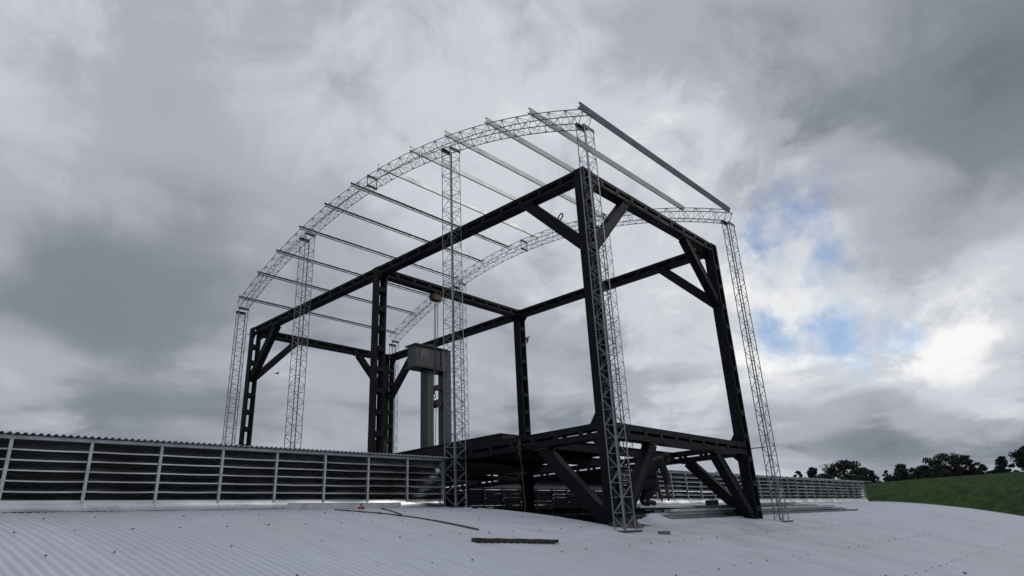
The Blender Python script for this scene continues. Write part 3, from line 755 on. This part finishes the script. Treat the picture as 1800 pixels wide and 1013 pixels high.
def curve_pts(P, n=24):
    P = [Vector(p) for p in P]; out = []
    for s_ in range(len(P)-1):
        p0 = P[max(s_-1, 0)]; p1 = P[s_]; p2 = P[s_+1]; p3 = P[min(s_+2, len(P)-1)]
        for k in range(n):
            t = k/n; out.append(0.5*((2*p1) + (p2-p0)*t + (2*p0-5*p1+4*p2-p3)*t*t + (3*p1-p0-3*p2+p3)*t**3))
    out.append(P[-1]); return out
pts = curve_pts([(x, y, 0) for x, y in ((-3.45, 3.25), (-3.38, 2.9), (-3.15, 2.0), (-3.05, 1.1), (-3.04, 0.26))], 8)
m_ = MB(); m_.tube([(p.x, p.y, on_roof(p.x, p.y, .011)) for p in pts], 0.011, 6); link('steel_bar', m_.mesh('steel_bar', PLATE), None, None, None, 'long thin black bar lying down the roof slope by the ventilator', 'bar')
pts = curve_pts([(x, y, 0) for x, y in ((-2.39, 3.42), (-2.7, 2.7), (-3.0, 2.05))], 6)
m_ = MB(); m_.tube([(p.x, p.y, on_roof(p.x, p.y, .010)) for p in pts], 0.009, 6); link('cable', m_.mesh('cable', BLACK), None, None, None, 'short black cable end beside the long black bar', 'cable')
m_ = MB(); L_ = 2.35
for k in range(1):
    x0, x1 = -4.06, -1.72; y = 3.70
    za, zb_ = on_roof(x0, y, .004), on_roof(x1, y, .004)
    def seg(ya_, yb2, la, lb, ha, hb): m_.quadbox([(x0, ya_, za+la), (x1, ya_, zb_+la), (x1, yb2, zb_+la), (x0, yb2, za+la), (x0, ya_, za+ha), (x1, ya_, zb_+ha), (x1, yb2, zb_+ha), (x0, yb2, za+ha)])
    seg(y, y+.004, 0, 0, .10, .10); seg(y+.004, y+.05, 0, 0, .004, .004); seg(y+.004, y+.05, .096, .096, .10, .10)
link('loose_channel', m_.mesh('loose_channel', GALV_D), None, None, None, 'single grey channel lying along the foot of the left ventilator', 'channel')
TL = thing('orange_tool', 'small orange tool lying before the left ventilator', 'tool', (-2.97, 3.19, on_roof(-2.97, 3.19)), None, (0, 0, 0.3))
m_ = MB(); m_.tube([(-.09, 0, .03), (-.06, 0, .035), (.04, 0, .04), (.09, 0, .03)], [.012, .022, .025, .012], 8); m_.build('body', ORANGE, TL)
MB().tube([(.02, 0, .05), (.03, .02, .09), (.0, .03, .10)], .013, 6).build('handle', ORANGE, TL)
m_ = MB(); m_.box(-.10, .10, -.045, .045, 0, .045)
link('brick_piece', m_.mesh('brick_piece', BRICK), None, (0.26, -0.73, on_roof(.26, -.73)), (0.10, 0, -.25), 'small brown brick lying on the roof before the frame', 'brick')
for i, (x, y, r, lab) in enumerate(((-0.02, 3.0, .4, 'pale crumpled scrap near the left ventilator end'), (-0.35, 3.1, 1.0, 'tiny dark scrap near the left ventilator end'), (4.2, -4.1, .3, 'thin twig lying on the open roof at lower right'), (1.5, -3.6, .2, 'pair of thin offcuts lying on the lower right roof'))):
    m_ = MB()
    if i < 2:
        for k in range(5): m_.bar((random.uniform(-.07, .07), random.uniform(-.05, .05), .005), (random.uniform(-.09, .09), random.uniform(-.06, .06), .035), .035, .012)
    else: m_.tube([(-.16, 0, .012), (0, .015, .014), (.16, 0, .012)], .010, 5)
    link('debris', m_.mesh('debris', (CONC, BLACK, WOOD, PLATE)[i]), None, (x, y, on_roof(x, y)), (0, 0, r), lab, 'debris', 'debris on the roof')

# long galvanised channels stacked across the front of the opening
STK = []
random.seed(11)
def channel_mesh(L_, w=0.17, h=0.055):
    m_ = MB(); t = 0.004
    m_.box(0, L_, 0, w, 0, t); m_.box(0, L_, 0, t, t, h); m_.box(0, L_, w-t, w, t, h); m_.box(0, L_, t, t+.014, h-t, h); return m_.mesh('stacked_channel', random.choice([GALV_D, GALV, GALV_P, GALV_T]))
lay = [(0, 5), (1, 5), (2, 4), (3, 2)]
posw = ['nearest', 'second', 'middle', 'fourth', 'rearmost']
layw = ['bottom', 'second', 'third', 'top']
for L_, cnt in lay:
    for k in range(cnt):
        y = 0.50 + k*0.20 + (0.0, 0.10, 0.03, 0.16)[L_] + random.uniform(-.012, .012)
        x0 = 2.3 + random.uniform(-.5, .5) + 0.3*L_; x1 = (14.6 - 1.1*L_ - 0.35*k + random.uniform(-.5, .4))
        if L_ == 3: x0 += 0.8; x1 = 9.5+k
        zA = roof_z(x0, 0.46)+AMP+.01 + L_*0.066; zB = roof_z(x1, y)+AMP+.004 + L_*0.066
        dz = math.atan2(zB-zA, x1-x0)
        link('stacked_channel', channel_mesh(x1-x0), None, (x0, y, zA), (0, -dz, random.uniform(-.002, .002)),
             'galvanised channel in the stack behind the right corner column, %s layer, %s row' % (layw[L_], posw[k]), 'channel', 'stacked channels by the opening')
BD = thing('work_board', 'dark board across the opening under the crouching worker', 'board', (0, 0, 0))
z = roof_z(2, .5)+.24
MB().box(1.75, 3.9, 0.62, 1.22, z, z+.03).build('board', GALV_D, BD)
for x in (1.95, 3.2): MB().box(x, x+.05, .64, 1.2, z-.05, z-.002).build('cleat', WOOD, BD)
TB = thing('tool_box', 'small black tool box on the channel stack behind the struts', 'tool box', (5.55, 1.0, roof_z(5.5, 1.0)+.20))
MB().box(-.16, .16, -.09, .09, 0, .11).build('case', BLACK, TB)
MB().tube([(-.08, 0, .11), (-.07, 0, .15), (.07, 0, .15), (.08, 0, .11)], .010, 5).build('handle', BLACK, TB)

# torn black membrane heaped round the foot of the near corner column
mb = MB(); nx_, ny_ = 16, 9; rt = random.Random(5)
for j in range(ny_):
    for i in range(nx_):
        u, v = i/(nx_-1), j/(ny_-1); x = -0.12 + 0.80*u + 0.05*math.sin(7*v+3*u); y = -0.20 + 0.34*v + 0.05*math.sin(9*u)
        h_ = math.sin(math.pi*u)**.7*math.sin(math.pi*v)**.8
        mb.v.append((x, y, on_roof(x, y, -0.004) + h_*(0.05 + 0.10*abs(math.sin(11*u+2*v)) + rt.uniform(0, .06)) + (0.008 if h_ > .02 else rt.uniform(0, .012))))
for j in range(ny_-1):
    for i in range(nx_-1): q_ = j*nx_+i; mb.f.append((q_, q_+1, q_+nx_+1, q_+nx_))
link('torn_membrane', mb.mesh('torn_membrane', BLACK), None, None, None, 'crumpled black membrane heaped at the foot of the nearest corner column', 'membrane')
# ------------------------------------------------------------------ worker bending down
def worker():
    loc = Vector((2.62, 0.92, z+.03))
    # joints in metres, local: x to the right in the picture (roughly), y away, z up
    J = {'pelvis': (-.24, 0, .40), 'waist': (-.10, 0, .60), 'chest': (.14, 0, .80), 'neck': (.32, 0, .88), 'head0': (.40, -.01, .87), 'head1': (.50, -.02, .80),
         'shL': (.22, .20, .82), 'elL': (.30, .27, .52), 'haL': (.32, .18, .28), 'haL2': (.33, .16, .18),
         'shR': (.22, -.20, .82), 'elR': (.27, -.27, .52), 'haR': (.30, -.17, .28), 'haR2': (.32, -.15, .18),
         'hipL': (-.22, .12, .38), 'knL': (.14, .22, .46), 'anL': (-.10, .17, .10), 'toL': (.10, .19, .05),
         'hipR': (-.22, -.12, .38), 'knR': (.10, -.24, .44), 'anR': (-.16, -.17, .10), 'toR': (.04, -.20, .05)}
    Rr = {'pelvis': .20, 'waist': .195, 'chest': .205, 'neck': .075, 'head0': .095, 'head1': .095, 'shL': .09, 'elL': .065, 'haL': .04, 'haL2': .032, 'shR': .09, 'elR': .065, 'haR': .04, 'haR2': .032,
          'hipL': .125, 'knL': .09, 'anL': .058, 'toL': .05, 'hipR': .125, 'knR': .09, 'anR': .058, 'toR': .05}
    E_ = [('pelvis', 'waist'), ('waist', 'chest'), ('chest', 'neck'), ('neck', 'head0'), ('head0', 'head1'), ('chest', 'shL'), ('shL', 'elL'), ('elL', 'haL'), ('haL', 'haL2'), ('chest', 'shR'), ('shR', 'elR'), ('elR', 'haR'), ('haR', 'haR2'),
          ('pelvis', 'hipL'), ('hipL', 'knL'), ('knL', 'anL'), ('anL', 'toL'), ('pelvis', 'hipR'), ('hipR', 'knR'), ('knR', 'anR'), ('anR', 'toR')]
    names = list(J)
    # add finger chains rooted in the palms
    for s_ in ('L', 'R'):
        h = Vector(J['ha'+s_+'2']); d = (h-Vector(J['ha'+s_])).normalized()
        for f in range(5):
            off = Vector((0.0, (f-2)*0.016, 0)); ln = (0.045, .07, .078, .07, .055)[f]
            a = h + off*0.9 + d*0.012; b = h + off*1.2 + d*(0.02+ln*0.55) + Vector((.004*f, 0, 0)); c = b + d*ln*0.4 + Vector((-.02, 0, 0))
            if f == 0: a = Vector(J['ha'+s_]).lerp(h, .5) + Vector((.03, 0, 0)); b = a + d*.035 + Vector((.025, 0, 0)); c = b + d*.03
            for nm, p in (('f%s%da' % (s_, f), a), ('f%s%db' % (s_, f), b), ('f%s%dc' % (s_, f), c)): J[nm] = tuple(p); Rr[nm] = .0085
            E_ += [('ha'+s_+'2', 'f%s%da' % (s_, f)), ('f%s%da' % (s_, f), 'f%s%db' % (s_, f)), ('f%s%db' % (s_, f), 'f%s%dc' % (s_, f))]
    names = list(J); idx = {n_: i for i, n_ in enumerate(names)}
    me = bpy.data.meshes.new('skel'); me.from_pydata([J[n_] for n_ in names], [(idx[a], idx[b]) for a, b in E_], [])
    ob = bpy.data.objects.new('skel', me); COL.objects.link(ob)
    md = ob.modifiers.new('skin', 'SKIN'); md.use_smooth_shade = True
    for n_ in names:
        sv = me.skin_vertices[0].data[idx[n_]]; r = Rr[n_]; sv.radius = (r, r); sv.use_root = (n_ == 'pelvis')
    sb = ob.modifiers.new('sub', 'SUBSURF'); sb.levels = 2
    dg = bpy.context.evaluated_depsgraph_get(); dg.update()
    ev = bpy.data.meshes.new_from_object(ob.evaluated_get(dg)); bpy.data.objects.remove(ob)
    ev.name = 'person'
    NAVY = mat('navy_trousers', (0.008, 0.010, 0.024), 0.9, 0, .2, 6); JACK = mat('black_jacket', (0.014, 0.015, 0.019), 0.9, 0, .2, 6)
    SKIN = mat('skin', (0.10, 0.06, 0.042), 0.6); HAIR = mat('hair', (0.012, 0.010, 0.009), 0.8); BOOT = mat('boots', (0.02, 0.017, 0.015), 0.7)
    ev.materials.clear()
    for M_ in (NAVY, JACK, SKIN, HAIR, BOOT): ev.materials.append(M_)
    JJ = [(Vector(J[n_]), n_) for n_ in names]
    for p in ev.polygons:
        c = p.center; n_ = min(JJ, key=lambda t: (t[0]-c).length)[1]
        if n_.startswith('f') or n_.startswith('ha'): k = 2
        elif n_.startswith('head'): k = 3 if (c.x < 0.45 or c.z > .86) else 2
        elif n_.startswith(('hip', 'kn', 'pel')): k = 0
        elif n_.startswith('to') or (n_.startswith('an') and c.z < .14): k = 4
        elif n_.startswith('an'): k = 0
        elif n_ == 'neck' and c.x > .34: k = 2
        else: k = 1
        p.material_index = k; p.use_smooth = True
    ev.transform(Matrix.Scale(1.10, 4)); o = link('person', ev, None, loc, (0, 0, -0.55), 'person in dark jacket and navy trousers bending down inside the frame', 'person')
    # cap on the head
    MB().tube([(.40, -.01, .985), (.405, -.01, .975), (.43, -.012, .945), (.445, -.015, .915)], [.01, .065, .098, .106], 12).build('cap', JACK, o, smooth=True).scale = (1.1, 1.1, 1.1)
worker()
# bird in the sky
BI = thing('bird', 'small dark bird gliding in the grey sky left of the frame', 'bird', at_range(487, 657, 55))
m_ = MB(); m_.tube([(-.18, 0, 0), (-.1, 0, .01), (.05, 0, .015), (.16, 0, 0), (.2, 0, -.005)], [.008, .04, .05, .025, .008], 8); m_.build('body', BLACK, BI, smooth=True)
for s_ in (-1, 1):
    m_ = MB(); m_.v += [(-.06, s_*.02, .01), (.08, s_*.02, .02), (.06, s_*.22, .10), (-.05, s_*.22, .09), (.0, s_*.46, .05), (-.07, s_*.46, .05)]; b = [(-.06, s_*.02, .0), (.08, s_*.02, .008), (.06, s_*.22, .092), (-.05, s_*.22, .082), (.0, s_*.46, .044), (-.07, s_*.46, .044)]
    m_.v += b; m_.f += [(0, 1, 2, 3), (3, 2, 4, 5), (6, 9, 8, 7), (9, 11, 10, 8), (0, 3, 9, 6), (3, 5, 11, 9), (1, 7, 8, 2), (2, 8, 10, 4), (4, 10, 11, 5), (0, 6, 7, 1)]
    m_.build('wing', BLACK, BI)

# ------------------------------------------------------------------ trees on the hill
def tree(px, top, w_px, R, shape, label, seed, base_py=None):
    rn = np.random.default_rng(seed)
    tp = at_range(px, top, R); x, y = tp.x, tp.y; gz = ground_z(x, y)-0.3; H = tp.z-gz
    depth = (Vector((x, y, tp.z))-CAMP).dot(FWD); wid = w_px*depth/F_PX/2
    r = thing('tree', label, 'tree', (x, y, gz), 'trees on the hill')
    m_ = MB(); bend = rn.uniform(-.4, .4)
    m_.tube([(bend*t*t, 0, H*t) for t in np.linspace(0, .82, 7)], [max(.04, H*.022*(1-t)) for t in np.linspace(0, .82, 7)], 7)
    clumps = []
    nl = {'round': 34, 'cone': 34, 'wide': 40, 'open': 24}[shape]
    for k in range(nl):
        t = rn.uniform(0.10, 0.95)
        if shape == 'cone': rad = wid*(1.05-t)*1.05
        elif shape == 'wide': rad = wid*(0.55+0.55*math.sin(math.pi*min(t, .9)**1.3))
        elif shape == 'open': rad = wid*(0.9*math.sin(math.pi*t**.9)+.15)
        else: rad = wid*math.sin(math.pi*min(max((t-.08)/.95, 0), 1))**.6
        a = rn.uniform(0, 2*math.pi); q_ = math.sqrt(rn.uniform(.10, 1)); rr = rad*q_*.85
        if shape in ('wide', 'round'): t = min(t, .93 - .26*q_*q_*rn.uniform(.5, 1.2))
        c = np.array([bend*t*t + rr*math.cos(a), rr*math.sin(a), H*t])
        s_ = wid*rn.uniform(.13, .36)*(0.6 if shape == 'open' else (0.75 if shape == 'cone' else 1))
        clumps.append((c, s_))
        m_.tube([(bend*t*t*.7, 0, H*max(.12, t-.22)), tuple(c*np.array([.55, .55, 1])+np.array([0, 0, -H*.06])), tuple(c)], [H*.008, H*.005, H*.002], 5)
    clumps.append((np.array([bend*.9, 0, H*.93]), wid*.22))
    m_.build('trunk', TRUNK, r)
    V = []; F = []
    for c, s_ in clumps:
        n = int(85 if shape != 'open' else 60)
        d = rn.normal(size=(n, 3)); d /= np.linalg.norm(d, axis=1)[:, None]
        p = c + d*(s_*rn.uniform(.35, 1.15, (n, 1)))*np.array([1.15, 1.15, .75])
        over = p[:, 2] > H; p[over, 2] = H - rn.uniform(0, 1, over.sum())**.6*.3*H
        sz = rn.uniform(.18, .42, n)*(H/7.0)**.5
        u = rn.normal(size=(n, 3)); u /= np.linalg.norm(u, axis=1)[:, None]; v = np.cross(u, rn.normal(size=(n, 3))); v /= np.linalg.norm(v, axis=1)[:, None]
        for i in range(n):
            b = len(V); a1 = u[i]*sz[i]; b1 = v[i]*sz[i]*.55
            V += [tuple(p[i]-a1), tuple(p[i]+b1), tuple(p[i]+a1), tuple(p[i]-b1)]; F.append((b, b+1, b+2, b+3))
    me = bpy.data.meshes.new('crown'); me.from_pydata(V, [], F); me.materials.append(LEAF[seed % 3]); link('crown', me, r)
TREES = [(1402, 829, 20, 'open', 'low bush behind the ventilator, leftmost on the hill line'), (1426, 823, 32, 'cone', 'small pointed tree above the ventilator roof'),
         (1481, 811, 58, 'wide', 'broad round tree above the end of the right ventilator'), (1518, 823, 30, 'round', 'dark tree touching the broad round tree, right of it'),
         (1538, 838, 16, 'open', 'thin sparse bush in the gap at the ventilator end'), (1557, 828, 16, 'open', 'narrow tree left of the pointed tree on the grass'),
         (1582, 817, 38, 'cone', 'pointed dark tree at the left of the grassy hill'), (1602, 823, 16, 'open', 'slim tree between the pointed tree and the tallest grove'),
         (1622, 819, 34, 'round', 'rounded tree just left of the tallest grove tree'), (1654, 799, 56, 'wide', 'tallest broad-crowned tree in the middle of the hill line'),
         (1692, 801, 32, 'open', 'feathery open-crowned tree right of the tallest tree'), (1718, 814, 28, 'open', 'loose leaning tree at the right end of the grove'),
         (1743, 829, 18, 'round', 'low bush in the gap right of the grove'), (1760, 804, 34, 'cone', 'single pointed tree right of the grove'),
         (1800, 786, 44, 'round', 'tree cut by the right edge of the picture'), (1258, 830, 20, 'round', 'treetop just showing over the ventilator beside the corner column'),
         (1782, 832, 30, 'round', 'low dark bush between the single tree and the picture edge'), (1638, 832, 40, 'round', 'dense undergrowth bush below the tallest tree'), (1495, 836, 40, 'round', 'dense bush below the broad round tree'),
         (1570, 838, 34, 'round', 'low hedge bush at the left foot of the grassy hill line'), (1606, 835, 34, 'round', 'low hedge bush between the slim tree and the rounded tree'),
         (1672, 826, 40, 'round', 'dark bush filling the foot of the grove on its right side'), (1703, 827, 36, 'round', 'rounded bush under the feathery open-crowned tree'),
         (1514, 838, 36, 'round', 'bush beside the end of the ventilator roof, below the trees'), (1445, 834, 36, 'round', 'low bush between the small pointed tree and the broad tree')]
for i, (px, top, w_, sh, lab) in enumerate(TREES):
    tree(px, top-1, w_*1.22, 158 + (i*37 % 13), sh, lab, 100+i)
